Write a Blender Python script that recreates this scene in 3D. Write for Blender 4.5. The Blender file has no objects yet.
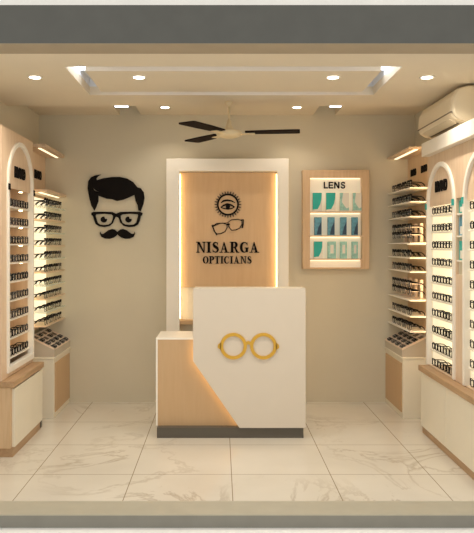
import bpy, bmesh, math, random
from math import pi, sin, cos, radians
from mathutils import Vector
from mathutils.geometry import tessellate_polygon
random.seed(7)
S = bpy.context.scene
COL = S.collection

# ------------------------------------------------------------------ materials
def lin(c):
    return tuple(((v/255)/12.92 if v/255 <= .04045 else ((v/255+.055)/1.055)**2.4) for v in c)
def newmat(name):
    m = bpy.data.materials.new(name); m.use_nodes = True
    nt = m.node_tree; b = nt.nodes['Principled BSDF']
    return m, nt, b
def plain(name, rgb, rough=.5, metal=0, var=.04, scale=6, coat=0):
    """paint / plastic with a faint procedural mottling"""
    m, nt, b = newmat(name); c = lin(rgb)
    tc = nt.nodes.new('ShaderNodeTexCoord'); n = nt.nodes.new('ShaderNodeTexNoise')
    n.inputs['Scale'].default_value = scale; n.inputs['Detail'].default_value = 4
    r = nt.nodes.new('ShaderNodeValToRGB')
    r.color_ramp.elements[0].position = .3; r.color_ramp.elements[1].position = .7
    r.color_ramp.elements[0].color = tuple(v*(1-var) for v in c)+(1,)
    r.color_ramp.elements[1].color = tuple(min(1, v*(1+var)) for v in c)+(1,)
    nt.links.new(tc.outputs['Object'], n.inputs['Vector'])
    nt.links.new(n.outputs['Fac'], r.inputs['Fac']); nt.links.new(r.outputs['Color'], b.inputs['Base Color'])
    b.inputs['Roughness'].default_value = rough; b.inputs['Metallic'].default_value = metal
    b.inputs['Coat Weight'].default_value = coat
    return m
def wood(name, a, c, rough=.45, sc=(14, 14, 1.2)):
    m, nt, b = newmat(name)
    tc = nt.nodes.new('ShaderNodeTexCoord'); mp = nt.nodes.new('ShaderNodeMapping')
    mp.inputs['Scale'].default_value = sc
    n = nt.nodes.new('ShaderNodeTexNoise'); n.inputs['Scale'].default_value = 3; n.inputs['Detail'].default_value = 6
    n.inputs['Distortion'].default_value = .6
    r = nt.nodes.new('ShaderNodeValToRGB')
    r.color_ramp.elements[0].position = .3; r.color_ramp.elements[1].position = .72
    r.color_ramp.elements[0].color = lin(a)+(1,); r.color_ramp.elements[1].color = lin(c)+(1,)
    L = nt.links.new
    L(tc.outputs['Object'], mp.inputs['Vector']); L(mp.outputs['Vector'], n.inputs['Vector'])
    L(n.outputs['Fac'], r.inputs['Fac']); L(r.outputs['Color'], b.inputs['Base Color'])
    b.inputs['Roughness'].default_value = rough
    return m
def glow(name, rgb, strength, base=(240, 235, 220)):
    m, nt, b = newmat(name)
    b.inputs['Base Color'].default_value = lin(base)+(1,)
    b.inputs['Emission Color'].default_value = lin(rgb)+(1,)
    b.inputs['Emission Strength'].default_value = strength
    b.inputs['Roughness'].default_value = .5
    return m
def glass(name, rgb=(235, 240, 238), alpha=.25, rough=.05):
    m, nt, b = newmat(name)
    b.inputs['Base Color'].default_value = lin(rgb)+(1,)
    b.inputs['Alpha'].default_value = alpha; b.inputs['Roughness'].default_value = rough
    return m
def marble(name):
    m, nt, b = newmat(name); L = nt.links.new; N = nt.nodes.new
    tc = N('ShaderNodeTexCoord')
    big = N('ShaderNodeTexNoise'); big.inputs['Scale'].default_value = 1.1; big.inputs['Detail'].default_value = 5
    base = N('ShaderNodeValToRGB')
    base.color_ramp.elements[0].position = .3; base.color_ramp.elements[1].position = .7
    base.color_ramp.elements[0].color = lin((212, 205, 191))+(1,); base.color_ramp.elements[1].color = lin((228, 222, 209))+(1,)
    v = N('ShaderNodeTexNoise'); v.inputs['Scale'].default_value = 1.25; v.inputs['Detail'].default_value = 7
    v.inputs['Roughness'].default_value = .62; v.inputs['Distortion'].default_value = 1.1
    vr = N('ShaderNodeValToRGB'); e = vr.color_ramp.elements
    e[0].position = .478; e[0].color = (0, 0, 0, 1); e[1].position = .522; e[1].color = (0, 0, 0, 1)
    k = e.new(.5); k.color = (1, 1, 1, 1)
    patch = N('ShaderNodeTexNoise'); patch.inputs['Scale'].default_value = .9; patch.inputs['Detail'].default_value = 2
    pr = N('ShaderNodeValToRGB'); pr.color_ramp.elements[0].position = .42; pr.color_ramp.elements[1].position = .62
    mp2 = N('ShaderNodeMapping'); mp2.inputs['Location'].default_value = (3.1, 1.7, 0)
    mul = N('ShaderNodeMath'); mul.operation = 'MULTIPLY'
    mul2 = N('ShaderNodeMath'); mul2.operation = 'MULTIPLY'; mul2.inputs[1].default_value = .5
    mix = N('ShaderNodeMix'); mix.data_type = 'RGBA'; mix.inputs[7].default_value = lin((158, 140, 116))+(1,)
    mp = N('ShaderNodeMapping'); mp.inputs['Location'].default_value = (-.07, -4.07, 0)
    br = N('ShaderNodeTexBrick'); br.offset = 0; br.inputs['Scale'].default_value = 1
    br.inputs['Brick Width'].default_value = .6; br.inputs['Row Height'].default_value = .6
    br.inputs['Mortar Size'].default_value = .0028; br.inputs['Mortar Smooth'].default_value = .2
    mixb = N('ShaderNodeMix'); mixb.data_type = 'RGBA'; mixb.inputs[7].default_value = lin((150, 136, 112))+(1,)
    L(tc.outputs['Object'], big.inputs['Vector']); L(big.outputs['Fac'], base.inputs['Fac'])
    L(tc.outputs['Object'], v.inputs['Vector']); L(v.outputs['Fac'], vr.inputs['Fac'])
    L(tc.outputs['Object'], mp2.inputs['Vector']); L(mp2.outputs['Vector'], patch.inputs['Vector']); L(patch.outputs['Fac'], pr.inputs['Fac'])
    L(vr.outputs['Color'], mul.inputs[0]); L(pr.outputs['Color'], mul.inputs[1]); L(mul.outputs[0], mul2.inputs[0])
    L(mul2.outputs[0], mix.inputs[0]); L(base.outputs['Color'], mix.inputs[6])
    L(tc.outputs['Object'], mp.inputs['Vector']); L(mp.outputs['Vector'], br.inputs['Vector'])
    L(br.outputs['Fac'], mixb.inputs[0]); L(mix.outputs[2], mixb.inputs[6]); L(mixb.outputs[2], b.inputs['Base Color'])
    b.inputs['Roughness'].default_value = .16
    return m

M = dict(
    wall=plain('greige wall paint', (215, 206, 184), .8, var=.02, scale=2),
    ceil=plain('warm ceiling paint', (226, 213, 190), .85, var=.01),
    channel=plain('cool white channel paint', (232, 234, 238), .7, var=.01),
    grey=plain('dark grey stone', (93, 94, 91), .6, var=.05, scale=9),
    step=plain('grey step stone', (140, 138, 130), .6, var=.05, scale=9),
    sill=plain('beige threshold stone', (182, 177, 160), .45, var=.04, scale=9),
    soffit=plain('beige soffit paint', (172, 157, 134), .8),
    pave=plain('white pavement', (246, 246, 244), .8),
    white=plain('white exterior paint', (247, 247, 246), .8),
    floor=marble('veined marble tiles'),
    cream=plain('cream laminate', (236, 228, 208), .4, var=.015),
    deskcream=plain('cream desk laminate', (219, 208, 192), .45, var=.01),
    white_trim=plain('white lacquer trim', (246, 240, 228), .35, var=.01),
    oak=wood('light oak veneer', (206, 174, 136), (220, 190, 154)),
    oak_edge=wood('oak worktop', (172, 138, 103), (192, 159, 122), sc=(14, 1.2, 14)),
    oakpink=wood('pale pinkish oak', (216, 188, 158), (230, 206, 178)),
    panelwood=wood('peach brown veneer', (212, 176, 134), (218, 184, 142)),
    deskwood=wood('golden tan veneer', (197, 163, 122), (200, 167, 127)),
    black=plain('matt black acrylic', (24, 21, 20), .8),
    blackf=plain('black acetate', (13, 12, 12), .5),
    brownf=plain('dark brown acetate', (48, 34, 26), .3),
    gunf=plain('gunmetal wire', (52, 52, 54), .35, metal=.6),
    gold=plain('brushed gold', (214, 168, 62), .38, metal=.35),
    plinth=plain('dark grey plinth', (92, 86, 76), .5),
    lens=glass('clear lens', (205, 212, 212), .16),
    shelfglass=glass('frosted glass shelf', (226, 240, 232), .55, .2),
    led=glow('warm led strip', (255, 222, 176), 3.2),
    ledfill=glow('warm added fill strip', (255, 218, 160), 16),  # glow of the unseen strips added beside the corner racks
    ledpuck=glow('warm led puck', (255, 216, 160), 20),
    ledside=glow('bright warm led strip', (255, 218, 160), 7),
    ledsoft=glow('soft warm led strip', (255, 228, 186), 1.5),
    leddim=glow('dim cool led strip', (215, 226, 255), 2.4),
    ledcool=glow('cool led strip', (228, 239, 255), 6.5),
    lamp=glow('downlight diffuser', (255, 244, 220), 9),
    backlit=glow('cream backlit acrylic', (255, 238, 200), 1.0),
    backlitl=glow('soft backlit acrylic', (255, 236, 196), .5),
    lensback=glow('pale backlit board', (255, 234, 200), .25),
    traymat=plain('pale grey tray acrylic', (196, 184, 166), .45),
    slot=plain('taupe tray lining', (118, 106, 92), .8),
    fanw=plain('ivory fan metal', (226, 208, 170), .4),
    fanb=plain('dark walnut fan blade', (30, 20, 16), .8),
    ac=plain('ivory plastic', (232, 218, 192), .45, var=.01),
    acdark=plain('shadow grey plastic', (120, 106, 88), .6),
    teal=plain('teal print', (40, 176, 166), .5),
    paleteal=plain('pale turquoise print', (158, 206, 196), .5, var=.2, scale=40),
    blue=plain('slate blue print', (92, 152, 176), .5, var=.3, scale=40),
    navy=plain('dark navy print', (36, 66, 92), .5),
    carton=plain('white carton', (236, 232, 220), .5),
    standw=plain('pinkish white acrylic', (240, 220, 200), .4),
)

for k in ('black', 'fanb', 'blackf'): M[k].node_tree.nodes['Principled BSDF'].inputs['Specular IOR Level'].default_value = .1

# ------------------------------------------------------------------ mesh building
class MB:
    def __init__(s): s.bm = bmesh.new()
    def box(s, x0, x1, y0, y1, z0, z1):
        v = [s.bm.verts.new((x, y, z)) for x in (x0, x1) for y in (y0, y1) for z in (z0, z1)]
        for f in ((0, 1, 3, 2), (4, 6, 7, 5), (0, 4, 5, 1), (2, 3, 7, 6), (0, 2, 6, 4), (1, 5, 7, 3)):
            s.bm.faces.new([v[i] for i in f])
        return s
    def poly(s, outer, plane, d0, d1, holes=()):
        """2-D outline (u, v), optional holes, given thickness between d0 and d1"""
        def P(u, v, d): return (u, d, v) if plane == 'XZ' else ((d, u, v) if plane == 'YZ' else (u, v, d))
        loops = [list(outer)]+[list(h) for h in holes]
        flat = [p for l in loops for p in l]
        tris = tessellate_polygon([[Vector((p[0], p[1], 0)) for p in l] for l in loops])
        a = [s.bm.verts.new(P(p[0], p[1], d0)) for p in flat]
        b = [s.bm.verts.new(P(p[0], p[1], d1)) for p in flat]
        for t in tris:
            for q in (a, b):
                try: s.bm.faces.new([q[i] for i in t])
                except ValueError: pass
        k = 0
        for l in loops:
            n = len(l)
            for i in range(n):
                j = (i+1) % n
                s.bm.faces.new((a[k+i], a[k+j], b[k+j], b[k+i]))
            k += n
        return s
    def tube(s, pts, r, n=6, closed=False, ry=None):
        pts = [Vector(p) for p in pts]; N = len(pts); rings = []
        up = Vector((0, 0, 1))
        for i, p in enumerate(pts):
            if closed: t = pts[(i+1) % N]-pts[i-1]
            else: t = pts[min(i+1, N-1)]-pts[max(i-1, 0)]
            t.normalize()
            a = t.cross(up)
            if a.length < .05: a = t.cross(Vector((0, 1, 0)))
            a.normalize(); c = a.cross(t).normalized()
            rr = r[i] if isinstance(r, (list, tuple)) else r
            rings.append([s.bm.verts.new(p+a*rr*cos(2*pi*k/n)+c*rr*sin(2*pi*k/n)) for k in range(n)])
        for i in range(N if closed else N-1):
            A, B = rings[i], rings[(i+1) % N]
            for k in range(n): s.bm.faces.new((A[k], A[(k+1) % n], B[(k+1) % n], B[k]))
        if not closed: s.bm.faces.new(rings[0]); s.bm.faces.new(rings[-1][::-1])
        return s
    def lathe(s, cx, cy, prof, n=28):
        rings = [[s.bm.verts.new((cx+r*cos(2*pi*k/n), cy+r*sin(2*pi*k/n), z)) for k in range(n)] for r, z in prof]
        for A, B in zip(rings, rings[1:]):
            for k in range(n): s.bm.faces.new((A[k], A[(k+1) % n], B[(k+1) % n], B[k]))
        s.bm.faces.new(rings[0]); s.bm.faces.new(rings[-1][::-1])
        return s
    def build(s, name, mat, parent=None, bevel=0, smooth=False):
        bm = s.bm
        bmesh.ops.recalc_face_normals(bm, faces=bm.faces)
        if parent is not None:
            o0 = Vector((0, 0, 0)); p = parent
            while p is not None: o0 += p.location; p = p.parent
            bmesh.ops.translate(bm, verts=bm.verts, vec=-o0)
        me = bpy.data.meshes.new(name); bm.to_mesh(me); bm.free()
        me.materials.append(mat)
        if smooth:
            for f in me.polygons: f.use_smooth = True
        o = bpy.data.objects.new(name, me); COL.objects.link(o)
        if parent is not None: o.parent = parent
        if bevel:
            b = o.modifiers.new('edge', 'BEVEL'); b.width = bevel; b.segments = 2; b.limit_method = 'ANGLE'
        return o
def box(*a): return MB().box(*a)
def thing(name, label, cat, loc=(0, 0, 0), group=None):
    o = bpy.data.objects.new(name, None); COL.objects.link(o); o.location = loc
    o.empty_display_size = .05
    return tag(o, label, cat, group)
def tag(o, label, cat, group=None):
    o['label'] = label; o['category'] = cat
    if group: o['group'] = group
    return o
def struct(o): o['kind'] = 'structure'; return o
def at(x, y, Y): return (x-220)/670*Y, 1.4+(244-y)/670*Y     # survey: photo point on the plane at depth Y
def X(x, Y): return (x-220)/670*Y
def Z(y, Y): return 1.4+(244-y)/670*Y

def text_loops(txt, bold=.0):
    cu = bpy.data.curves.new('lettering', 'FONT'); cu.body = txt; cu.extrude = .5; cu.offset = bold
    cu.resolution_u = 4; cu.fill_mode = 'BOTH'
    ob = bpy.data.objects.new('lettering', cu)
    me = bpy.data.meshes.new_from_object(ob)
    v = [tuple(p.co) for p in me.vertices]; f = [tuple(p.vertices) for p in me.polygons]
    bpy.data.objects.remove(ob); bpy.data.meshes.remove(me); bpy.data.curves.remove(cu)
    return v, f
def lettering(txt, plane, u0, u1, v0, v1, d0, d1, mat, parent, bold=.03):
    """text fitted between u0..u1 (reading direction) and v0..v1 (height)"""
    V, F = text_loops(txt, bold); m = MB()
    xs = [p[0] for p in V]; ys = [p[1] for p in V]
    a, b, c, d = min(xs), max(xs), min(ys), max(ys); out = []
    for p in V:
        u = u0+(p[0]-a)/(b-a)*(u1-u0); v = v0+(p[1]-c)/(d-c)*(v1-v0); w = d0 if p[2] < 0 else d1
        out.append(m.bm.verts.new((u, w, v) if plane == 'XZ' else (w, u, v)))
    for f in F:
        try: m.bm.faces.new([out[i] for i in f])
        except ValueError: pass
    return m.build('lettering', mat, parent)

def ribbon(m, pts, w, plane, d0, d1, closed=False, T=lambda p: p):
    """flat stroke of varying width along 2-D points"""
    n = len(pts); L = []; R = []
    for i, p in enumerate(pts):
        if closed: a, b = pts[i-1], pts[(i+1) % n]
        else: a, b = pts[max(i-1, 0)], pts[min(i+1, n-1)]
        tx, ty = b[0]-a[0], b[1]-a[1]; l = math.hypot(tx, ty) or 1
        ww = (w[i] if isinstance(w, (list, tuple)) else w)/2
        L.append(T((p[0]-ty/l*ww, p[1]+tx/l*ww))); R.append(T((p[0]+ty/l*ww, p[1]-tx/l*ww)))
    for i in range(n if closed else n-1):
        j = (i+1) % n
        m.poly([L[i], L[j], R[j], R[i]], plane, d0, d1)
def ell(cx, cy, rx, ry=None, n=28, a0=0, a1=360, tilt=0):
    ry = ry or rx; full = abs(a1-a0) >= 360; k = n if full else n-1
    out = []
    for i in range(n):
        a = radians(a0+(a1-a0)*i/k); x, y = rx*cos(a), ry*sin(a); t = radians(tilt)
        out.append((cx+x*cos(t)-y*sin(t), cy+x*sin(t)+y*cos(t)))
    return out

# ------------------------------------------------------------------ room dimensions
WL, WR, YB, YF, YO = -1.604, 1.728, 5.94, 3.65, 3.47
ZLOW, ZUP = 2.44, 2.543

struct(box(WL-.1, WR+.1, YF, YB+.1, -.1, 0).build('floor', M['floor']))
struct(box(-3.2, 3.4, -3.0, YO, -.17, -.07).build('pavement', M['pave']))
struct(box(-3.2, 3.4, YO, YF, -.17, -.006).build('entrance_step', M['step']))
struct(box(-3.2, 3.4, YO-.004, YF, -.006, 0).build('threshold', M['sill']))
struct(box(WL-.1, WR+.1, YB, YB+.1, 0, 2.95).build('wall_back', M['wall']))
struct(box(WL-.1, WL, YF, YB, 0, 2.95).build('wall_left', M['wall']))
struct(box(WR, WR+.1, YF, YB, 0, 2.95).build('wall_right', M['wall']))
struct(box(-3.2, 3.4, YO, YF, ZLOW, Z(5, YO)).build('front_beam', M['grey']))
struct(box(-3.2, 3.4, YO+.002, YF, ZLOW-.004, ZLOW).build('trim_1', M['soffit']))
struct(box(-3.2, 3.4, YO, YF, Z(5, YO), 3.6).build('wall_front', M['white']))
for i, (a, b) in enumerate(((-3.2, WL-.1), (WR+.1, 3.4))):
    struct(box(a, b, YO, YF, 0, ZLOW).build('wall_front_pillar', M['white']))

# dropped ceiling with a ring-shaped light channel
rx0, rx1, ry0, ry1, cw = -.91, 1.07, 3.93, 4.68, .10
m = MB().poly([(WL, YF), (WR, YF), (WR, 5.05), (WL, 5.05)], 'XY', ZLOW, 2.50, [[(rx0, ry0), (rx1, ry0), (rx1, ry1), (rx0, ry1)]])
struct(m.build('ceiling', M['ceil']))
struct(box(rx0+cw, rx1-cw, ry0+cw, ry1-cw, ZLOW, 2.50).build('ceiling_island', M['ceil']))
struct(box(rx0-.02, rx1+.02, ry0-.02, ry1+.02, 2.56, 2.60).build('ceiling_channel_top', M['channel']))
m = MB()
for a in ((rx0-.02, rx0, ry0-.02, ry1+.02), (rx1, rx1+.02, ry0-.02, ry1+.02), (rx0, rx1, ry0-.02, ry0), (rx0, rx1, ry1, ry1+.02)):
    m.box(*a, 2.50, 2.56)
m.box(rx0+cw, rx1-cw, ry0+cw, ry1-cw, 2.50, 2.56)
struct(m.build('ceiling_channel_side', M['channel']))
# upper ceiling at the back with two deep slots
c1, c2 = (-.889, -.70), (.825, 1.02)
for a, b in ((WL, c1[0]), (c1[1], c2[0]), (c2[1], WR)):
    struct(box(a, b, 5.02, YB, ZUP, 2.75).build('ceiling_upper', M['ceil']))
for a, b in (c1, c2):
    struct(box(a, b, 5.02, YB, 2.72, 2.75).build('ceiling_slot_top', M['channel']))
struct(box(WL-.1, WR+.1, YF, YB+.1, 2.95, 3.05).build('roof_slab', M['ceil']))

# lights of the ceiling
for side, x0, x1 in (('left', rx0+.004, rx0+.05), ('right', rx1-.05, rx1-.004)):
    t = thing('cove_light', 'bright white light strip in the %s arm of the rectangular ceiling channel' % side, 'light', ((x0+x1)/2, 4.1, 2.55), 'ceiling channel lights')
    box(x0-.003, x1+.003, ry0+.01, 4.60, 2.545, 2.56).build('housing', M['channel'], t)
    box(x0, x1, ry0+.02, 4.35, 2.53, 2.545).build('diffuser', M['ledcool'], t)
    box((x0+x1)/2-.03, (x0+x1)/2+.03, 4.36, 4.375, 2.535, 2.545).build('clip', M['acdark'], t)
for nm, y0 in (('front', ry0+.012), ('rear', ry1-cw+.012)):
    t = thing('cove_light', 'dim cool light line in the long %s arm of the rectangular ceiling channel' % nm, 'light', (.08, y0, 2.55), 'ceiling channel lights')
    box(rx0+.13, rx1-.13, y0, y0+.03, 2.548, 2.56).build('housing', M['channel'], t)
    box(rx0+.13, rx1-.13, y0+.003, y0+.027, 2.544, 2.548).build('diffuser', M['leddim'], t)
for side, a, b in (('left', X(115, 5.1), X(128, 5.1)), ('right', X(330, 5.1), X(341, 5.1))):
    t = thing('cove_light', 'small white light at the mouth of the %s slot in the upper ceiling' % side, 'light', ((a+b)/2, 5.1, 2.45), 'upper slot lights')
    box(a-.005, b+.005, 5.052, 5.12, 2.452, 2.50).build('housing', M['channel'], t)
    box(a, b, 5.058, 5.115, 2.444, 2.452).build('diffuser', M['ledcool'], t)

def downlight(x, y, z, power, label, size=138, blend=1):
    t = thing('downlight', label, 'ceiling light', (x, y, z), 'round ceiling downlights')
    MB().lathe(x, y, [(.045, z-.004), (.047, z), (.036, z), (.036, z-.004)]).build('trim_ring', M['white_trim'], t, smooth=True)
    MB().lathe(x, y, [(.001, z-.0055), (.035, z-.0055), (.035, z-.001), (.001, z-.001)]).build('diffuser', M['lamp'], t)
    L = bpy.data.lights.new('bulb', 'SPOT'); L.energy = power; L.color = (1, .895, .755); L.spot_size = radians(size); L.spot_blend = blend
    L.shadow_soft_size = .03
    o = bpy.data.objects.new('bulb', L); COL.objects.link(o); o.location = (0, 0, -.012); o.parent = t
PW = 36
downlight(X(35, 4.17), 4.17, ZLOW, PW, 'round downlight leftmost in the dropped ceiling, above the left arched display')
downlight(X(139, 4.17), 4.17, ZLOW, PW, 'round downlight inside the left end of the rectangular ceiling channel')
downlight(X(333, 4.17), 4.17, ZLOW, PW, 'round downlight inside the right end of the rectangular ceiling channel')
downlight(X(427, 4.17), 4.17, ZLOW, PW, 'round downlight rightmost in the dropped ceiling, near the air conditioner')
downlight(X(165, 5.59), 5.59, ZUP, PW*.3, 'small round downlight near the back wall above the left side of the logo panel', 120, .8)
downlight(X(297, 5.59), 5.59, ZUP, PW*.3, 'small round downlight near the back wall above the lens board side', 120, .8)

# ------------------------------------------------------------------ ceiling fan
fx, fy, fz = .066, 4.9, 2.205
t = thing('ceiling_fan', 'ceiling fan with ivory hub and three dark brown blades', 'fan', (fx, fy, fz))
MB().lathe(fx, fy, [(.008, 2.26), (.008, ZLOW-.03)]).build('rod', M['fanw'], t, smooth=True)
MB().lathe(fx, fy, [(.028, ZLOW), (.028, ZLOW-.01), (.010, ZLOW-.035)]).build('canopy', M['fanw'], t, smooth=True)
MB().lathe(fx, fy, [(.014, fz+.10), (.02, fz+.065), (.034, fz+.035), (.085, fz+.02), (.095, fz+.004), (.088, fz-.016), (.05, fz-.028), (.001, fz-.03)]).build('hub', M['fanw'], t, smooth=True)
for ang in (-7, -125, 125):
    a = radians(ang); c, s = cos(a), sin(a); m = MB(); q = []
    out = [(.12, -.05), (.30, -.066), (.50, -.07), (.515, -.06), (.515, .06), (.50, .07), (.30, .066), (.12, .05)]
    pts = [(r*c-w*s+fx, r*s+w*c+fy, fz+.004) for r, w in out]
    lo = [m.bm.verts.new(p) for p in pts]; hi = [m.bm.verts.new((p[0], p[1], p[2]+.009)) for p in pts]
    m.bm.faces.new(lo); m.bm.faces.new(hi[::-1])
    for i in range(8): m.bm.faces.new((lo[i], lo[(i+1) % 8], hi[(i+1) % 8], hi[i]))
    bl = m.build('blade', M['fanb'], t)
    m = MB(); pts = [(r*c-w*s+fx, r*s+w*c+fy) for r, w in ((.07, -.02), (.19, -.028), (.19, .024), (.07, .02))]
    m.poly(pts, 'XY', fz-.006, fz+.0).build('blade_iron', M['fanw'], bl)

# ------------------------------------------------------------------ air conditioner
prof = [(WR, 2.43), (1.60, 2.43), (1.535, 2.41), (1.505, 2.36), (1.50, 2.26), (1.515, 2.225), (1.56, 2.20), (1.60, 2.193), (WR, 2.193)]
t = thing('air_conditioner', 'ivory wall-mounted split air conditioner high on the right wall', 'air conditioner', (1.62, 4.7, 2.193))
def acpart(name, pr, y0, y1, mat, bev=0):
    m = MB(); A = [m.bm.verts.new((p[0], y0, p[1])) for p in pr]; B = [m.bm.verts.new((p[0], y1, p[1])) for p in pr]
    m.bm.faces.new(A); m.bm.faces.new(B[::-1])
    for i in range(len(pr)): m.bm.faces.new((A[i], A[(i+1) % len(pr)], B[(i+1) % len(pr)], B[i]))
    return m.build(name, mat, t, bev)
acpart('body', prof, 4.36, 5.06, M['ac'], .012)
for y0, y1 in ((4.325, 4.358), (5.062, 5.095)):
    acpart('end_cap', [((p[0]-1.64)*.97+1.64 if p[0] < WR else WR, (p[1]-2.31)*.96+2.31) for p in prof], y0, y1, M['ac'], .012)
acpart('seam', [(1.4975, 2.262), (1.4975, 2.255), (1.52, 2.255), (1.52, 2.262)], 4.34, 5.08, M['acdark'])
acpart('louvre', [(1.512, 2.222), (1.556, 2.194), (1.560, 2.199), (1.517, 2.228)], 4.42, 5.0, M['ac'])
acpart('louvre_gap', [(1.562, 2.1985), (1.575, 2.1935), (1.58, 2.20), (1.567, 2.205)], 4.42, 5.0, M['acdark'])

# ------------------------------------------------------------------ wall art: hair, spectacles, moustache
YA = YB-.016
def art(p): return at(80+p[0]/6.66, 165+p[1]/6.66, YA)
ax, az = art((240, 490))
t = thing('wall_art', 'black cut-out face of swept hair, thick spectacles and moustache on the back wall', 'wall art', (ax, YB-.012, az))
hair = [(95, 304), (75, 270), (60, 215), (50, 155), (54, 108), (72, 82), (100, 69), (138, 64), (120, 74), (109, 88), (111, 101), (150, 89), (210, 80), (265, 79), (315, 90), (355, 114), (381, 148), (405, 155), (424, 182), (429, 220), (421, 260), (404, 308), (388, 302), (384, 270), (370, 240), (361, 198), (330, 214), (285, 232), (245, 240), (212, 228), (175, 224), (142, 212), (122, 204), (121, 243), (110, 274)]
cres = [(84, 142), (92, 158), (106, 170), (124, 180), (108, 175), (92, 165)]
MB().poly([art(p) for p in hair], 'XZ', YB-.016, YB-.002, [[art(p) for p in cres]]).build('hair', M['black'], t)
gl = [(75, 318), (90, 312), (150, 311), (215, 313), (240, 324), (268, 313), (330, 311), (400, 312), (416, 320), (414, 334), (404, 340), (398, 368), (386, 396), (362, 410), (325, 414), (290, 406), (268, 384), (258, 356), (248, 345), (236, 346), (228, 362), (218, 388), (196, 406), (162, 414), (126, 408), (104, 394), (92, 362), (86, 340), (76, 334)]
def lensh(mx): return [(mx(p[0]), p[1]) for p in [(106, 328), (160, 325), (208, 329), (220, 338), (218, 360), (208, 384), (190, 396), (160, 400), (132, 396), (116, 384), (108, 356), (103, 338)]]
hs = [[art(p) for p in lensh(lambda x: x)], [art(p) for p in lensh(lambda x: 490-x)]]
MB().poly([art(p) for p in gl], 'XZ', YB-.018, YB-.002, hs).build('spectacles', M['black'], t)
for cx in (158, 322):
    e = ell(cx, 363, 21, 20, 26)
    cut = [p for p in e if not (p[0] > cx+4 and p[1] < 358)]
    i0 = next(i for i in range(len(e)) if e[i] not in cut)
    pts = []
    for p in e:
        if p in cut: pts.append(p)
    pts = sorted(pts, key=lambda p: math.atan2(p[1]-363, p[0]-cx))
    j = min(range(len(pts)), key=lambda i: abs(math.atan2(pts[i][1]-363, pts[i][0]-cx)+.25))
    # notch (the glint) goes in where the points are missing
    ang = [math.atan2(p[1]-363, p[0]-cx) for p in pts]
    gaps = [(ang[(i+1) % len(ang)]-ang[i]) % (2*pi) for i in range(len(ang))]
    g = gaps.index(max(gaps))
    pts = pts[:g+1]+[(cx+5, 352), (cx+8, 359)]+pts[g+1:]
    MB().poly([art(p) for p in pts], 'XZ', YB-.016, YB-.002).build('eye', M['black'], t)
mo = [(248, 446), (232, 430), (212, 426), (188, 434), (170, 448), (152, 460), (138, 456), (134, 444), (132, 458), (142, 478), (166, 490), (196, 492), (222, 484), (240, 472), (249, 462)]
mo2 = mo+[(498-p[0], p[1]) for p in reversed(mo[1:-1])]
MB().poly([art(p) for p in mo2], 'XZ', YB-.016, YB-.002).build('moustache', M['black'], t)

# ------------------------------------------------------------------ logo panel behind the desk
YP0 = 5.80
lx0, lx1 = X(166.3, YP0), X(288.6, YP0); lz = Z(158.6, YP0); ix0, ix1 = X(179.5, YP0), X(277.5, YP0); iz = Z(171, YP0)
t = thing('logo_panel', 'tall white framed panel with a lit peach wood board behind the reception desk', 'display panel', ((lx0+lx1)/2, YP0, 0))
MB().poly([(lx0, 0), (lx0, lz), (lx1, lz), (lx1, 0)], 'XZ', YP0, YB-.001, [[(ix0, .06), (ix0, iz), (ix1, iz), (ix1, .06)]]).build('frame', M['white_trim'], t, .003)
box(ix0, ix1, 5.915, YB-.003, .06, iz).build('back_panel', M['cream'], t)
wb = box(ix0+.004, ix1-.004, 5.885, 5.915, 1.02, iz-.004).build('wood_board', M['panelwood'], t)
box(ix0, ix1, 5.81, 5.915, Z(324, 5.85), Z(320, 5.85)).build('ledge', M['deskwood'], t, .002)
for x0, x1 in ((ix0, ix0+.006), (ix1-.006, ix1)):
    box(x0, x1, 5.855, 5.87, .75, iz-.02).build('led_strip', M['ledside'], t)

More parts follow.
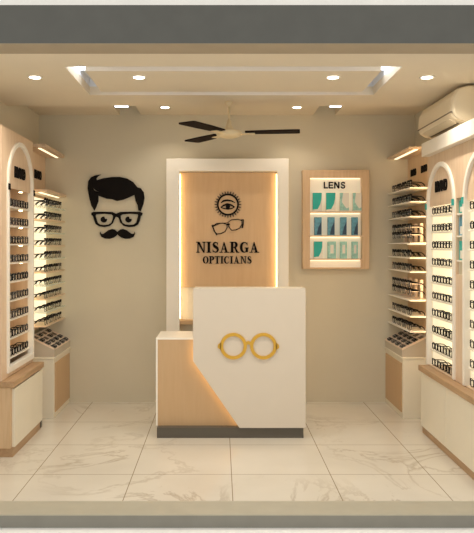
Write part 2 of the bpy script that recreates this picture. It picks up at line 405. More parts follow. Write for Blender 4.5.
# serif capitals, cap height 1
def glyph(m, ch, T, plane, d0, d1):
    P = lambda pts: m.poly([T(p) for p in pts], plane, d0, d1)
    def R(x0, y0, x1, y1):
        e = .02
        P([(x0-e, y0-e/2), (x1+e, y0-e/2), (x1+e, y1+e), (x0-e, y1+e)])
    def rb(pts, w, closed=False): ribbon(m, pts, [q+.035 for q in w], plane, d0, d1, closed, T)
    if ch == 'N':
        R(.14, 0, .21, 1); R(.78, 0, .85, 1); P([(.10, 1), (.36, 1), (.85, 0), (.72, 0)]); R(.02, 0, .33, .05); R(0, .95, .3, 1); R(.66, .95, .97, 1); return .99
    if ch == 'I': R(.11, 0, .34, 1); R(0, 0, .45, .05); R(0, .95, .45, 1); return .45
    if ch == 'A':
        P([(.12, 0), (.2, 0), (.50, .88), (.44, 1)]); P([(.60, 0), (.86, 0), (.50, 1), (.40, 1)]); R(.24, .30, .70, .36); R(0, 0, .3, .05); R(.5, 0, .98, .05); return .98
    if ch in 'PR':
        R(.11, 0, .34, 1); R(0, 0, .46, .05); R(0, .95, .4, 1)
        pts = ell(.42, .735, .26, .24, 12, 90, -90); w = [.06, .09, .14, .19, .22, .24, .24, .22, .19, .14, .09, .06]
        rb([(.3, .975)]+pts+[(.3, .495)], [.05]+w+[.05])
        if ch == 'R':
            P([(.42, .5), (.6, .5), (.88, .03), (.66, 0)]); R(.66, 0, .96, .05); return .96
        return .78
    if ch == 'T': R(.3, 0, .53, 1); R(.18, 0, .65, .05); R(.02, .94, .81, 1); P([(.02, .72), (.06, .72), (.12, 1), (.02, 1)]); P([(.77, .72), (.81, .72), (.81, 1), (.71, 1)]); return .83
    if ch == 'O':
        pts = ell(.44, .5, .34, .46, 28); rb(pts, [.05+.19*abs(cos(2*pi*i/28))**1.5 for i in range(28)], True); return .88
    if ch in 'CG':
        pts = ell(.46, .5, .35, .46, 22, 48, 312); n = 22
        w = [.05+.2*max(0, -cos(radians(48+264*i/21)))**1.2 for i in range(n)]; rb(pts, w)
        P([(.70, .70), (.76, .66), (.76, .98), (.70, .93)])
        if ch == 'G': R(.60, .05, .80, .42); R(.50, .40, .88, .46); return .9
        P([(.70, .14), (.72, .10), (.8, .28), (.77, .3)]); return .86
    if ch == 'S':
        c = [(.60, .80), (.52, .92), (.36, .965), (.21, .90), (.16, .77), (.24, .62), (.40, .52), (.56, .41), (.62, .26), (.54, .10), (.36, .035), (.18, .09), (.09, .22)]
        rb(c, [.05, .06, .07, .12, .19, .24, .25, .24, .2, .13, .07, .06, .05]); P([(.57, .68), (.61, .68), (.61, .98), (.57, .93)]); P([(.07, .02), (.11, .07), (.11, .33), (.07, .33)]); return .7
def serif(txt, x0, x1, z0, z1, d0, d1, parent, gap=.1):
    tot = 0; adv = []
    for ch in txt:
        mm = MB(); w = glyph(mm, ch, lambda p: p, 'XZ', 0, .1); mm.bm.free(); adv.append(tot); tot += w+gap
    tot -= gap; m = MB(); k = (x1-x0)/tot
    for ch, a in zip(txt, adv): glyph(m, ch, lambda p, a=a: (x0+(p[0]+a)*k, z0+p[1]*(z1-z0)), 'XZ', d0, d1)
    return m.build('lettering', M['black'], parent)
YL = 5.885
serif('NISARGA', X(196.3, YL), X(259, YL), Z(252.6, YL), Z(242, YL), YL-.008, YL, wb)
serif('OPTICIANS', X(203, YL), X(251.5, YL), Z(263.5, YL), Z(256.3, YL), YL-.008, YL, wb, .12)
def lg(p): return at(190+p[0]/5.33, 180+p[1]/5.33, YL)
m = MB()
ribbon(m, ell(202, 131, 54, 54, 40), 9.5, 'XZ', YL-.006, YL, True, lg)
for i in range(28):
    a = 2*pi*i/28; c, s = cos(a), sin(a)
    m.poly([lg((202+60*c-3.6*s, 131+60*s+3.6*c)), lg((202+74*c, 131+74*s)), lg((202+60*c+3.6*s, 131+60*s-3.6*c))], 'XZ', YL-.006, YL)
m.build('sun_ring', M['black'], wb)
m = MB()
ribbon(m, [(165, 122), (178, 112), (198, 108), (220, 111), (240, 121)], [4, 10, 10, 8, 4], 'XZ', YL-.006, YL, False, lg)
ribbon(m, [(164, 146), (178, 136), (198, 129), (218, 133), (238, 144)], [5, 9, 11, 10, 5], 'XZ', YL-.006, YL, False, lg)
ribbon(m, [(164, 146), (182, 152), (202, 155), (222, 152), (238, 144)], [4, 6, 7, 6, 4], 'XZ', YL-.006, YL, False, lg)
m.poly([lg(p) for p in ell(202, 142, 12, 11, 18)], 'XZ', YL-.006, YL)
m.build('eye', M['black'], wb)
m = MB()
for cx, cy in ((162, 258), (242, 238)):
    ribbon(m, [(cx+p[0], cy+p[1]) for p in [(-40, -12), (-20, -26), (14, -28), (34, -22), (36, -4), (24, 18), (2, 28), (-20, 30), (-34, 14)]], 4.5, 'XZ', YL-.006, YL, True, lg)
ribbon(m, [(194, 240), (202, 236), (212, 236)], 7, 'XZ', YL-.006, YL, False, lg)
ribbon(m, [(119, 240), (124, 256), (132, 276), (144, 292)], [10, 6, 5, 9], 'XZ', YL-.006, YL, False, lg)
ribbon(m, [(270, 214), (284, 212), (284, 232), (278, 256)], [6, 8, 5, 9], 'XZ', YL-.006, YL, False, lg)
ribbon(m, [(124, 246), (160, 232), (200, 228)], [5, 3, 3], 'XZ', YL-.006, YL, False, lg)
m.build('spectacles_emblem', M['black'], wb)

# ------------------------------------------------------------------ reception desk
YD = 4.82; YW = 4.888
dx0, dx1 = X(193, YD), X(305.7, YD); dz = Z(288.3, YD); pz = .076
t = thing('reception_desk', 'reception desk with tall cream front, lower tan wood side and gold spectacles', 'desk', ((dx0+dx1)/2-.13, 5.05, 0))
out = [(dx0, dz), (dx1, dz), (dx1, pz), (X(239.5, YD), pz), (dx0, Z(361, YD))]
fp = MB().poly(out, 'XZ', YD, YD+.025).build('front_panel', M['deskcream'], t, .002)
wl, wt = X(156, YW), Z(338, YW)
box(wl+.012, dx1-.02, YW, YW+.02, pz, wt-.012).build('wood_front', M['deskwood'], t)
m = MB().box(wl, wl+.012, YW-.002, 5.27, pz, wt-.012)
m.build('side_panel', M['white_trim'], t)
box(wl, dx1-.02, YW-.002, 5.27, wt-.012, wt).build('worktop', M['white_trim'], t, .002)
MB().poly([(dx0+.01, YD+.025), (dx1, YD+.025), (dx1, 5.0), (dx0+.01, 5.0)], 'XY', dz-.03, dz).build('high_counter_top', M['cream'], t, .002)
m = MB().box(dx1-.02, dx1, YD+.025, 5.0, pz, dz-.03)
m.box(dx0+.01, dx0+.03, YD+.025, 5.0, wt, dz-.03); m.box(dx0+.03, dx1-.02, 4.98, 5.0, wt, dz-.03)
m.build('upper_side', M['cream'], t)
box(X(157, 4.835), X(303.5, 4.835), 4.835, 5.25, 0, pz).build('plinth', M['plinth'], t)
# light strip behind the slanting edge of the front panel
a = Vector((dx0+.014, 0, Z(361, YD)-.004)); b = Vector((X(239.5, YD)+.012, 0, pz+.004)); top = Vector((dx0+.014, 0, wt-.016))
m = MB()
for p, q in ((top, a), (a, b)):
    d = (q-p).normalized(); n = Vector((d.z, 0, -d.x))*.004
    if n.x < 0: n = -n
    m.poly([(p.x, p.z), (q.x, q.z), (q.x+n.x*2, q.z+n.z*2), (p.x+n.x*2, p.z+n.z*2)], 'XZ', YD+.026, YD+.034)
m.build('led_strip', M['ledside'], fp)
m = MB(); G = lambda x, y: at(x, y, YD)
for cx in (233.4, 263.4):
    o_ = [G(*p) for p in ell(cx, 346, 13.4, 13.2, 40)]; i_ = [G(*p) for p in ell(cx, 346, 10.2, 10.0, 40)]
    m.poly(o_, 'XZ', YD-.012, YD, [i_])
ribbon(m, [(246.2, 343.3), (248.4, 342.4), (250.6, 343.3)], 3.2, 'XZ', YD-.0105, YD-.001, False, lambda p: G(*p))
m.poly([G(*p) for p in [(221, 342), (218, 344.5), (217.6, 347.5), (221, 350)]], 'XZ', YD-.012, YD)
m.poly([G(*p) for p in [(275.8, 342), (278.8, 344.5), (279.2, 347.5), (275.8, 350)]], 'XZ', YD-.012, YD)
m.build('spectacles_emblem', M['gold'], fp)

# ------------------------------------------------------------------ lens board
Y0 = 5.86
bx0, bx1, bz0, bz1 = X(302.7, Y0), X(369.3, Y0), Z(269, Y0), Z(170, Y0); nx0, nx1, nz1 = X(310, Y0), X(362, Y0), Z(177.5, Y0)
t = thing('lens_board', 'oak framed LENS board with three shelves hung on the back wall', 'display board', ((bx0+bx1)/2, Y0, bz0))
MB().poly([(bx0, bz0), (bx0, bz1), (bx1, bz1), (bx1, bz0)], 'XZ', Y0, YB-.001, [[(nx0, bz0+.012), (nx0, nz1), (nx1, nz1), (nx1, bz0+.012)]]).build('frame', M['oak'], t, .002)
box(nx0, nx1, YB-.022, YB-.003, bz0+.012, nz1).build('back_panel', M['lensback'], t)
shz = [Z(y, Y0) for y in (211.3, 235.3, 258.6)]
for z in shz: box(nx0-.006, nx1+.006, Y0-.02, YB-.022, z-.012, z).build('shelf', M['oakpink'], t, .001)
for z in shz+[nz1+.012]: box(nx0+.01, nx1-.01, YB-.034, YB-.023, z-.018, z-.013).build('led_strip', M['ledsoft'], t)
m = MB(); lx = [X(v, Y0) for v in (324.7, 329.6, 335.2, 341.6)]; lu = X(330.2, Y0)-X(325, Y0); lz0, lh = Z(188, Y0), Z(181.3, Y0)-Z(188, Y0)
def LT(k): return lambda p: (lx[k]+p[0]*lu, lz0+p[1]*lh)
def LP(k, x0, y0, x1, y1): m.poly([LT(k)(p) for p in ((x0, y0), (x1, y0), (x1, y1), (x0, y1))], 'XZ', YB-.032, YB-.022)
LP(0, 0, 0, .24, 1); LP(0, .24, 0, .8, .19)
LP(1, 0, 0, .24, 1); LP(1, .24, 0, .9, .19); LP(1, .24, .81, .88, 1); LP(1, .24, .41, .82, .59)
LP(2, 0, 0, .24, 1); LP(2, .78, 0, 1.02, 1); m.poly([LT(2)(p) for p in ((.0, 1), (.26, 1), (1.02, 0), (.76, 0))], 'XZ', YB-.033, YB-.022)
ribbon(m, [(.86, .74), (.76, .87), (.5, .92), (.24, .85), (.16, .70), (.3, .56), (.6, .47), (.82, .35), (.8, .17), (.6, .08), (.36, .08), (.18, .17), (.1, .32)], .2, 'XZ', YB-.032, YB-.022, False, LT(3))
m.build('lettering', M['black'], t)
rows = [
    (0, [(312.6, 321.9, 'td'), (326, 335.6, 'td'), (339.8, 349, 'pg'), (352.8, 361.4, 'pg')], 192.8, 'top'),
    (1, [(314.5, 321.6, 'bl'), (327.8, 334.6, 'bl'), (340.3, 346.6, 'bl'), (351.8, 357.9, 'bl')], 217.2, 'middle'),
    (2, [(313.8, 322.6, 'td'), (327.8, 336, 'pt'), (340.3, 347, 'pt'), (352, 358, 'pt')], 241.5, 'bottom')]
kinds = {'td': 'white carton with teal slanted print', 'pg': 'pale green and white carton', 'bl': 'narrow slate blue carton', 'pt': 'pale turquoise patterned carton'}
places = ['leftmost', 'second from left', 'third from left', 'rightmost']
def carton(x0, x1, y0, y1, z0, z1, k, label, group, face='XZ'):
    t = thing('lens_carton', label, 'box', ((x0+x1)/2, (y0+y1)/2, z0), group)
    cb = box(x0, x1, y0, y1, z0, z1).build('carton_body', M['carton' if k in ('td', 'pg') else 'blue' if k == 'bl' else 'paleteal'], t)
    w, h = x1-x0, z1-z0
    if face == 'XZ':
        if k == 'td': pts = [(x0, z1), (x1-.03*w, z1), (x1-.06*w, z0+.66*h), (x0+.82*w, z0+.40*h), (x0+.55*w, z0+.12*h), (x0, z0+.08*h), (x0+.0*w, z0+.5*h)]; mt = 'teal'
        elif k == 'pg': pts = [(x0, z1), (x0+.35*w, z1), (x0+.2*w, z0+.5*h), (x0+.7*w, z0+.15*h), (x1, z0+.2*h), (x1, z0+.05*h), (x0, z0+.05*h)]; mt = 'paleteal'
        elif k == 'bl': pts = [(x1-.05*w, z0+.75*h), (x1-.05*w, z0+.04*h), (x0+.3*w, z0+.04*h), (x0+.55*w, z0+.45*h)]; mt = 'navy'
        else: pts = [(x0+.3*w, z0+.3*h), (x0+.7*w, z0+.3*h), (x0+.7*w, z0+.8*h), (x0+.3*w, z0+.8*h)]; mt = 'carton'
        MB().poly(pts, 'XZ', y0-.0015, y0).build('print', M[mt], cb)
    return t
for r, its, yt, nm in rows:
    for i, (a, b, k) in enumerate(its):
        carton(X(a, Y0), X(b, Y0), Y0-.005, Y0+.03, shz[r]+.0005, Z(yt, Y0), k, '%s, %s on the %s shelf of LENS board' % (kinds[k], places[i], nm), 'lens cartons on the lens board')

# ------------------------------------------------------------------ spectacles prototypes (fronts face -y, stand on z = 0)
def lens_outline(shape, cx, w=.028, h=.0245):
    o = []
    for i in range(16):
        a = 2*pi*i/16; c, s = cos(a), sin(a)
        if shape == 'round': x, z = w*.86*c, h*1.06*s
        elif shape == 'square':
            x, z = w*math.copysign(abs(c)**.55, c), h*math.copysign(abs(s)**.55, s)
        else:
            x, z = w*math.copysign(abs(c)**.7, c), h*math.copysign(abs(s)**.7, s)+.005*(c if cx > 0 else -c)*(s > 0)
        o.append((cx+x, z))
    return o
def spec_meshes(shape, mat, folded=False, brow=False):
    res = []
    zc = .0295
    def grab(m, name, mt):
        o = m.build(name, mt, smooth=True); me = o.data; bpy.data.objects.remove(o); return me
    m = MB()
    for cx in (-.031, .031): m.tube([(x, 0, z+zc) for x, z in lens_outline(shape, cx)], [(.0082 if sin(2*pi*k/16) > .5 else .0018) if brow else (.0048 if abs(cos(2*pi*k/16)) > .6 else .0022) for k in range(16)], 6, True)
    m.tube([(-.006, 0, zc+.007), (0, -.001, zc+.010), (.006, 0, zc+.007)], .0028, 6)
    for s in (-1, 1): m.box(min(s*.056, s*.0615), max(s*.056, s*.0615), -.003, .006, zc+.006, zc+.014)
    res.append(('frame_front', grab(m, 'frame_front', M[mat])))
    for cx in (-.031, .031):
        m = MB(); o = lens_outline(shape, cx); m.poly([(x, z+zc) for x, z in o], 'XZ', -.0008, .0008)
        res.append(('lens', grab(m, 'lens', M['lens'])))
    for s in (-1, 1):
        m = MB()
        if folded: m.tube([(s*.059, .006, zc+.010), (s*.05, .010, zc+.010), (-s*.03, .011, zc+.006), (-s*.045, .012, zc-.01)], .0022, 5)
        else: m.tube([(s*.059, .004, zc+.010), (s*.0585, .04, zc+.010), (s*.057, .08, zc+.007), (s*.056, .098, zc-.006), (s*.055, .110, zc-.0265)], [.0046, .0044, .0044, .0042, .003] if brow else [.0036, .0034, .0034, .0036, .003], 5)
        res.append(('temple', grab(m, 'temple', M[mat])))
    return res
PROTO = {}
def spectacles(x, y, z, rz, shape, mat, label, group, folded=False, tilt=0, brow=False):
    k = (shape, mat, folded, brow)
    if k not in PROTO: PROTO[k] = spec_meshes(*k)
    t = thing('spectacles', label, 'glasses', (x, y, z), group)
    t.rotation_euler = (tilt, 0, rz)
    fr = None
    for name, me in PROTO[k]:
        o = bpy.data.objects.new(name, me); COL.objects.link(o); o.parent = fr if name == 'lens' else t
        if name == 'frame_front': fr = o
    return t
SH = ['square', 'round', 'soft']; MT = ['blackf', 'blackf', 'brownf']
names = {'square': 'square', 'round': 'round', 'soft': 'upswept'}; mnames = {'blackf': 'black', 'brownf': 'dark brown', 'gunf': 'dark grey'}
ORD = ['top', 'second', 'third', 'fourth', 'fifth', 'sixth', 'seventh', 'eighth', 'ninth', 'tenth']
POS = ['frontmost', 'second from front', 'third from front', 'rearmost']
def pick(): return random.choice(SH), random.choice(MT)

# ------------------------------------------------------------------ arched displays
def arch_outline(yc, hw, zb, zs):
    return [(yc-hw, zb)]+[(yc-hw*cos(radians(a)), zs+hw*sin(radians(a))) for a in range(0, 181, 9)]+[(yc+hw, zb)]
def arched_display(side, face, wallx, y0, y1, z0, z1, arches, sill, rowz, signz, backmat, label, text):
    """side: +1 faces +X (left wall), -1 faces -X (right wall)"""
    d = -side
    t = thing('arched_display', label, 'display cabinet', ((face+wallx)/2, (y0+y1)/2, z0))
    xr = lambda a, b: (min(a, b), max(a, b))
    outer = [(y0, z0), (y0, z1), (y1, z1), (y1, z0)]
    holes = [arch_outline(yc, hw-.002, sill if sill > z0 else z0+.004, zs) for yc, hw, zs in arches]
    a, b = xr(face, face+d*.018)
    holes2 = holes+([[(4.262, 1.20), (4.262, 1.70), (4.40, 1.70), (4.40, 1.20)]] if side < 0 else [])
    MB().poly(outer, 'YZ', a, b, holes2).build('face_panel', M['oakpink'], t)
    ia, ib = xr(face+d*.0185, wallx-d*.002)
    m = MB().box(ia, ib, y0, y0+.016, z0, z1-.017); m.box(ia, ib, y1-.016, y1, z0, z1-.017); m.box(ia, ib, y0, y1, z1-.016, z1)
    m.build('carcass', M['oakpink'], t)
    bx = wallx-d*.012
    for n, (yc, hw, zs) in enumerate(arches):
        A = arch_outline(yc, hw, z0+.002 if sill <= z0 else sill, zs); B = arch_outline(yc, hw-.032, (z0+.004) if sill <= z0 else sill+.04, zs)
        a, b = xr(face-d*.014, face+d*.03)
        if sill <= z0:   # open at the foot
            lo = A+B[::-1]
            at_ = MB().poly(lo, 'YZ', a, b).build('arch_trim', M['white_trim'], t, .004)
        else:
            at_ = MB().poly(A, 'YZ', a, b, [B]).build('arch_trim', M['white_trim'], t, .004)
        # recess
        a, b = xr(wallx-d*.003, bx)
        box(a, b, yc-hw, yc+hw, z0+.002, zs+hw-.02).build('back_panel', M[backmat], t)
        a, b = xr(face+d*.02, bx)
        m = MB()
        for s in (-1, 1):
            m.box(a, b, *xr(yc+s*(hw-.03), yc+s*(hw-.018)), z0+.002, zs+.02)
        m.build('recess_side', M['oakpink' if side > 0 else 'backlitl'], t)
        # half-round sign board
        hb = hw-.034
        pts = [(yc-hb, signz), (yc-hb, zs)]+[(yc-hb*cos(radians(q)), zs+hb*sin(radians(q))) for q in range(9, 172, 9)]+[(yc+hb, zs), (yc+hb, signz)]
        a, b = xr(face+d*.006, face+d*.016)
        sb = MB().poly(pts, 'YZ', a, b).build('sign_board', M['oakpink'], t)
        tz = text[n]
        lettering('BRAND', 'YZ', yc-side*.125, yc+side*.125, tz-.04, tz+.04, face-d*.002, face+d*.006, M['black'], sb, .022)
        for s in (-1, 1):
            a, b = xr(face-d*.02, face-d*.012)
            box(a, b, yc+s*(hw-.012)-.014, yc+s*(hw-.012)+.014, signz-.02, signz+.022).build('bracket', M['black' if side > 0 else 'teal'], at_)
        a, b = xr(face+d*.012, bx)
        for z in rowz:
            if z > z0+.02: box(a, b, yc-hw+.034, yc+hw-.034, z-.010, z).build('shelf', M['white_trim'], t, .001)
        mid = (face+wallx)/2
        if side > 0:
            for z in [signz+.012]+[q for q in rowz[:-1]]:
                MB().lathe(face-.055, yc+.19, [(.013, z-.0105), (.013, z-.015)], 12).build('led_puck', M['ledpuck'], t)
    return t

# left arched display
zl = [1.687-.0265-.1303*i for i in range(9)]
left_arch = arched_display(1, -1.43, WL, 4.38, 5.12, .502, 2.18, [(4.80, .31, 1.815)], .53, zl, 1.785, 'oakpink',
    'tall pale wood display with one arched recess on the left cabinet', [1.905])
for i, z in enumerate(zl):
    for j in range(4):
        sh, mt = pick()
        spectacles(-1.449, 4.80+(j-1.5)*.127, z+.0005, pi/2, sh, mt, '%s %s spectacles, %s, %s shelf of left arched display' % (mnames[mt], names[sh], POS[j], ORD[i]), 'spectacles in the left arched display')
# right arched display
zr = [1.6385-.0265-.1235*i for i in range(9)]+[.506]
ra = arched_display(-1, 1.55, WR, 3.60, 4.995, .502, 2.045, [(4.705, .297, 1.68), (3.955, .297, 1.68)], 0, zr, 1.675, 'backlit',
    'wide pale wood display with two arched glowing recesses on the right cabinet', [1.81, 1.81])
for n, (yc, js, nm) in enumerate(((4.705, range(4), 'far'), (3.955, (2, 3), 'near'))):
    for i, z in enumerate(zr):
        for j in js:
            sh, mt = pick()
            spectacles(1.569, yc+(j-1.5)*.122, z+.0005, -pi/2, sh, mt, '%s %s spectacles, %s, %s shelf of %s right arch' % (mnames[mt], names[sh], POS[j], ORD[i] if i < 9 else 'bottom', nm), 'spectacles in the %s right arch' % nm)
# the small niche between the two right arches
m = MB()
m.box(1.567, 1.715, 4.250, 4.262, 1.19, 1.712); m.box(1.567, 1.715, 4.40, 4.41, 1.19, 1.712)
m.box(1.567, 1.715, 4.262, 4.40, 1.19, 1.20); m.box(1.567, 1.715, 4.262, 4.40, 1.70, 1.712)
m.build('niche_box', M['cream'], ra)
nz = [1.20, 1.295, 1.455, 1.60]
box(1.712, 1.716, 4.262, 4.40, 1.20, 1.70).build('niche_back', M['backlitl'], ra)
for z in nz[1:]: box(1.555, 1.712, 4.262, 4.40, z-.01, z).build('niche_shelf', M['white_trim'], ra)
for z, h, k, nm in ((1.60, .085, 'teal', 'teal lens carton on the top niche shelf between the right arches'), (1.455, .12, 'blue', 'slate blue lens carton in the middle of the niche between the right arches'), (1.295, .125, 'teal', 'teal and white lens carton lowest in the niche between the right arches')):
    t = thing('lens_carton', nm, 'box', (1.61, 4.35, z), 'lens cartons between the right arches')
    box(1.568, 1.612, 4.315, 4.392, z+.0005, z+h).build('carton', M[k], t)
    box(1.5665, 1.568, 4.33, 4.37, z+.01, z+h*.5).build('print', M['carton'], t)
# white canopy over the right display
t = thing('canopy_box', 'long white canopy box running above the right arched display', 'canopy', (1.62, 4.3, 2.047))
box(1.50, WR-.002, 3.60, 4.99, 2.047, 2.145).build('casing', M['white_trim'], t, .003)
box(1.56, 1.60, 3.65, 4.95, 2.0435, 2.047).build('led_strip', M['ledsoft'], t) if False else None

# ------------------------------------------------------------------ front base cabinets
t = thing('base_cabinet', 'low oak cabinet with one cream door under the left arched display', 'cabinet', (-1.475, 4.75, 0))
m = MB().box(WL+.002, -1.372, 4.385, 5.115, .06, .458); m.build('body', M['oak'], t, .002)
box(WL+.01, -1.362, 4.40, 5.10, 0, .06).build('plinth', M['oak_edge'], t)
box(-1.372, -1.352, 4.415, 5.105, .062, .448).build('door', M['cream'], t, .002)
box(WL+.002, -1.345, 4.375, 5.125, .46, .50).build('worktop', M['oak_edge'], t, .003)
box(-1.362, -1.356, 5.07, 5.10, .01, .056).build('recess_shade', M['plinth'], t)  # dark block standing in for the shaded recess at the plinth end
t = thing('base_cabinet', 'long low cabinet with cream doors and oak top along the right wall', 'cabinet', (1.62, 4.3, 0))
box(1.512, WR-.002, 3.60, 4.985, .05, .458).build('body', M['oak'], t, .002)
box(1.505, WR-.01, 3.62, 4.98, 0, .05).build('plinth', M['oak_edge'], t)
for y0, y1 in ((4.44, 4.972), (3.892, 4.436), (3.605, 3.888)):
    box(1.492, 1.512, y0, y1, .056, .452).build('door', M['cream'], t, .002)
box(1.478, WR-.002, 3.60, 4.995, .46, .50).build('worktop', M['oak_edge'], t, .003)

# ------------------------------------------------------------------ rear base cabinets with trays
def rear_base(s, wallx, fx_, label, tl, tgroup, sidename):
    xr = lambda a, b: (min(a, b), max(a, b))
    t = thing('base_cabinet', label, 'cabinet', ((wallx+fx_)/2, 5.65, 0))
    a, b = xr(wallx+s*.002, fx_-s*.008)
    box(a, b, 5.375, YB-.002, 0, .475).build('body', M['cream'], t, .002)
    a, b = xr(fx_-s*.008, fx_)
    box(a, b, 5.40, YB-.03, .045, .44).build('door', M['deskwood'], t, .001)
    a, b = xr(wallx+s*.002, fx_+s*.004)
    box(a, b, 5.37, YB-.002, .476, .49).build('worktop', M['cream'], t, .002)
    # sloping tray
    xf, xb, zf, zb = fx_-s*.004, fx_-s*.206, .545, .645
    t2 = thing('eyewear_tray', tl, 'tray', ((xf+xb)/2, 5.65, .4905))
    m = MB(); y0, y1 = 5.385, 5.93
    pr = [(xf, .4905), (xf, zf), (xb, zb), (xb, .4905)]
    A = [m.bm.verts.new((p[0], y0, p[1])) for p in pr]; B = [m.bm.verts.new((p[0], y1, p[1])) for p in pr]
    m.bm.faces.new(A); m.bm.faces.new(B)
    for i in range(4): m.bm.faces.new((A[i], A[(i+1) % 4], B[(i+1) % 4], B[i]))
    m.build('tray_body', M['traymat'], t2)
    def up(u, h): # u 0..1 from front to back along slope, h above
        L = math.hypot(xb-xf, zb-zf); nx, nz_ = -(zb-zf)/L, (xb-xf)/L
        if nz_ < 0: nx, nz_ = -nx, -nz_
        return (xf+(xb-xf)*u+nx*h, zf+(zb-zf)*u+nz_*h)
    def slab(u0, u1, h0, h1, ya, yb):
        m = MB(); c = [up(u0, h0), up(u1, h0), up(u1, h1), up(u0, h1)]
        A = [m.bm.verts.new((p[0], ya, p[1])) for p in c]; B = [m.bm.verts.new((p[0], yb, p[1])) for p in c]
        m.bm.faces.new(A); m.bm.faces.new(B)
        for i in range(4): m.bm.faces.new((A[i], A[(i+1) % 4], B[(i+1) % 4], B[i]))
        return m
    slab(.02, .98, 0, .002, y0+.006, y1-.006).build('lining', M['slot'], t2)
    for k in range(5): slab(.245*k, .245*k+.02, .001, .016, y0, y1).build('divider', M['standw'], t2)
    for k in range(5):
        yy = y0+(y1-y0-.006)*k/4; slab(0, 1, .001, .015, yy, yy+.006).build('divider', M['standw'], t2)
    rn = ['aisle row', 'second row', 'third row', 'wall row']
    ang = math.atan2(zb-zf, abs(xb-xf))
    for r in range(4):
        for c in range(4):
            if s > 0 and r > 1 and (r+c) % 2: continue
            if s < 0 and r == 3 and c < 2: continue
            p = up(.245*r+.05, .0125); yc = y0+(y1-y0)*(c+.5)/4
            sh, mt = pick()
            e = spectacles(p[0], yc, p[1], 0, sh, mt, 'folded %s %s spectacles in the %s tray, %s, %s' % (mnames[mt], names[sh], sidename, rn[r], POS[c]), tgroup, True)
            # lay on the slope: lens face up, lower rims towards the aisle
            e.rotation_euler = (-(pi/2-ang)+0.0, 0, pi/2 if s > 0 else -pi/2)
            e.rotation_euler[0] = -(pi/2-ang)
            e.scale = (.95, .7, .70)
rear_base(1, WL, -1.325, 'small cream cabinet with tan door in the back left corner', 'sloping pale tray of slots on the left corner cabinet', 'spectacles in the left tray', 'left')
rear_base(-1, WR, 1.46, 'small cream cabinet with tan door in the back right corner', 'sloping pale tray of slots on the right corner cabinet', 'spectacles in the right tray', 'right')

# ------------------------------------------------------------------ rear wall racks
# left
t = thing('wall_rack', 'narrow wall rack of ten thin shelves with glowing back in the left corner', 'shelf rack', (-1.5, 5.6, .70))
bk = -1.542
box(WL+.002, bk-.006, 5.215, YB-.002, .68, 2.19).build('back_board', M['oakpink'], t)
box(bk-.006, bk, 5.21, YB-.002, .72, 1.79).build('light_panel', M['backlit'], t)
box(bk-.006, -1.378, 5.28, YB-.002, 2.165, 2.19).build('canopy', M['oakpink'], t, .002)
box(-1.45, -1.43, 5.34, 5.92, 2.160, 2.165).build('led_strip', M['ledsoft'], t)
box(bk, -1.362, 5.28, YB-.002, 1.812, 1.834).build('canopy', M['oakpink'], t, .002)
box(-1.44, -1.42, 5.32, 5.92, 1.807, 1.812).build('led_strip', M['ledsoft'], t)
lettering('BRAND', 'YZ', 5.58, 5.80, 1.95, 2.025, bk-.006, bk-.0005, M['black'], t, .022)
zsl = [1.735-.03-.106*i for i in range(10)]
for i, z in enumerate(zsl):
    box(bk, -1.372, 5.28, YB-.002, z-.008, z).build('shelf', M['oakpink' if i % 2 else 'shelfglass'], t)
for i, z in enumerate(zsl):
    for j in range(4):
        sh, mt = pick()
        if j < 3: mt = 'blackf'
        spectacles(-1.388, 5.355+j*.145, z+.0005, pi/2, sh, mt, '%s %s spectacles, %s, %s shelf of left corner rack' % (mnames[mt], names[sh], POS[j], ORD[i]), 'spectacles on the left corner rack', brow=True)
box(-1.585, -1.52, 5.215, 5.225, .75, 1.78).build('added_fill_strip', M['ledfill'], t)  # added glowing strip, out of view, to brighten the rack
box(-1.602, -1.515, 5.19, 5.215, .68, 2.19).build('side_board', M['oakpink'], t)
# right
t = thing('wall_rack', 'narrow oak wall rack of nine white shelves in the right corner', 'shelf rack', (1.6, 5.6, .70))
bk = 1.665
box(bk, WR-.002, 5.05, YB-.002, .66, 2.165).build('back_board', M['oak'], t)
box(1.482, bk, 5.25, YB-.002, 2.150, 2.165).build('canopy', M['oakpink'], t, .002)
box(1.54, 1.565, 5.30, 5.92, 2.145, 2.150).build('led_strip', M['ledsoft'], t)
box(1.61, 1.655, 5.075, 5.085, .70, 2.10).build('added_fill_strip', M['ledfill'], t)  # unseen glowing strip, added to warm the oak back board
box(1.60, 1.664, 5.05, 5.075, .66, 2.165).build('side_board', M['oak'], t)
lettering('BRAND', 'YZ', 5.84, 5.68, 1.985, 2.045, bk-.005, bk, M['black'], t, .022)
lettering('BRAND', 'YZ', 5.54, 5.38, 1.985, 2.045, bk-.005, bk, M['black'], t, .022)
zsr = [1.846, 1.736, 1.62, 1.41, 1.294, 1.184, .96, .833, .715]
for z in zsr:
    box(1.488, bk, 5.25, YB-.002, z-.010, z).build('shelf', M['white_trim'], t, .001)
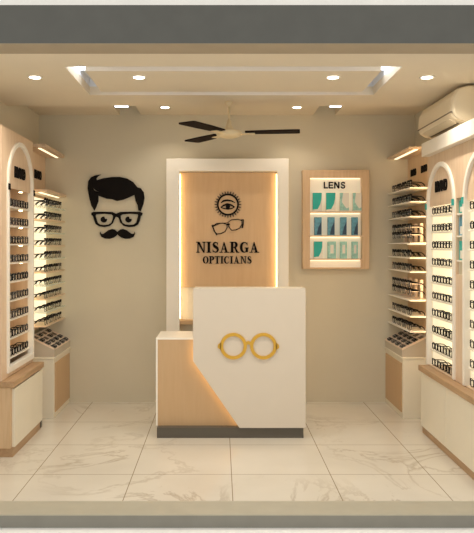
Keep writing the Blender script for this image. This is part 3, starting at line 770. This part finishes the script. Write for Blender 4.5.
for z in [1.40, 1.284, 1.174, .95, .823, .705]:
    box(bk-.012, bk-.004, 5.27, 5.92, z-.005, z-.0005).build('led_strip', M['ledsoft'], t)  # strips added under the lower shelves for a warm glow on the oak
rk = 'of right corner rack'
def rspec(z, j, i, extra=''):
    sh, mt = pick()
    if j < 3: mt = 'blackf'
    return spectacles(1.505, 5.325+j*.152, z, -pi/2, sh, mt, '%s %s spectacles%s, %s, %s shelf %s' % (mnames[mt], names[sh], extra, POS[j], ORD[i], rk), 'spectacles on the right corner rack', brow=True)
for i, z in enumerate(zsr):
    if i in (3, 6):
        for j in range(4):
            yy = 5.325+j*.152
            st = thing('eyewear_stand', 'pinkish white stand, %s, on the %s shelf %s' % (POS[j], ORD[i], rk), 'stand', (1.595, yy, z), 'eyewear stands on the right corner rack')
            m = MB().box(1.588, 1.612, yy-.013, yy+.013, z+.004, z+.155)
            m.build('post', M['standw'], st, .003)
            box(1.56, 1.63, yy-.03, yy+.03, z+.0005, z+.004).build('base', M['standw'], st)
            for h in (.045, .105):
                m = MB().box(1.512, 1.588, yy-.004, yy+.004, z+h+.014, z+h+.022); m.build('arm', M['standw'], st)
                rspec(z+h-.012, j, i, ' held %s' % ('low' if h < .1 else 'high'))
    else:
        for j in range(4): rspec(z+.0005, j, i)

# ------------------------------------------------------------------ world, camera, view
w = bpy.data.worlds.new('daylight'); S.world = w; w.use_nodes = True
bg = w.node_tree.nodes['Background']; bg.inputs['Color'].default_value = (1, .95, .86, 1); bg.inputs['Strength'].default_value = .88
cam = bpy.data.cameras.new('camera'); co = bpy.data.objects.new('camera', cam); COL.objects.link(co)
co.location = (0, 0, 1.4); co.rotation_euler = (pi/2, 0, 0)
cam.sensor_fit = 'HORIZONTAL'; cam.sensor_width = 36; cam.lens = 670/474*36
cam.shift_x = 17/474; cam.shift_y = -22.5/474
cam.clip_start = .05; cam.clip_end = 100
S.camera = co
S.view_settings.view_transform = 'Standard'; S.view_settings.look = 'None'
S.view_settings.gamma = 1; S.view_settings.exposure = 0; S.view_settings.use_curve_mapping = False
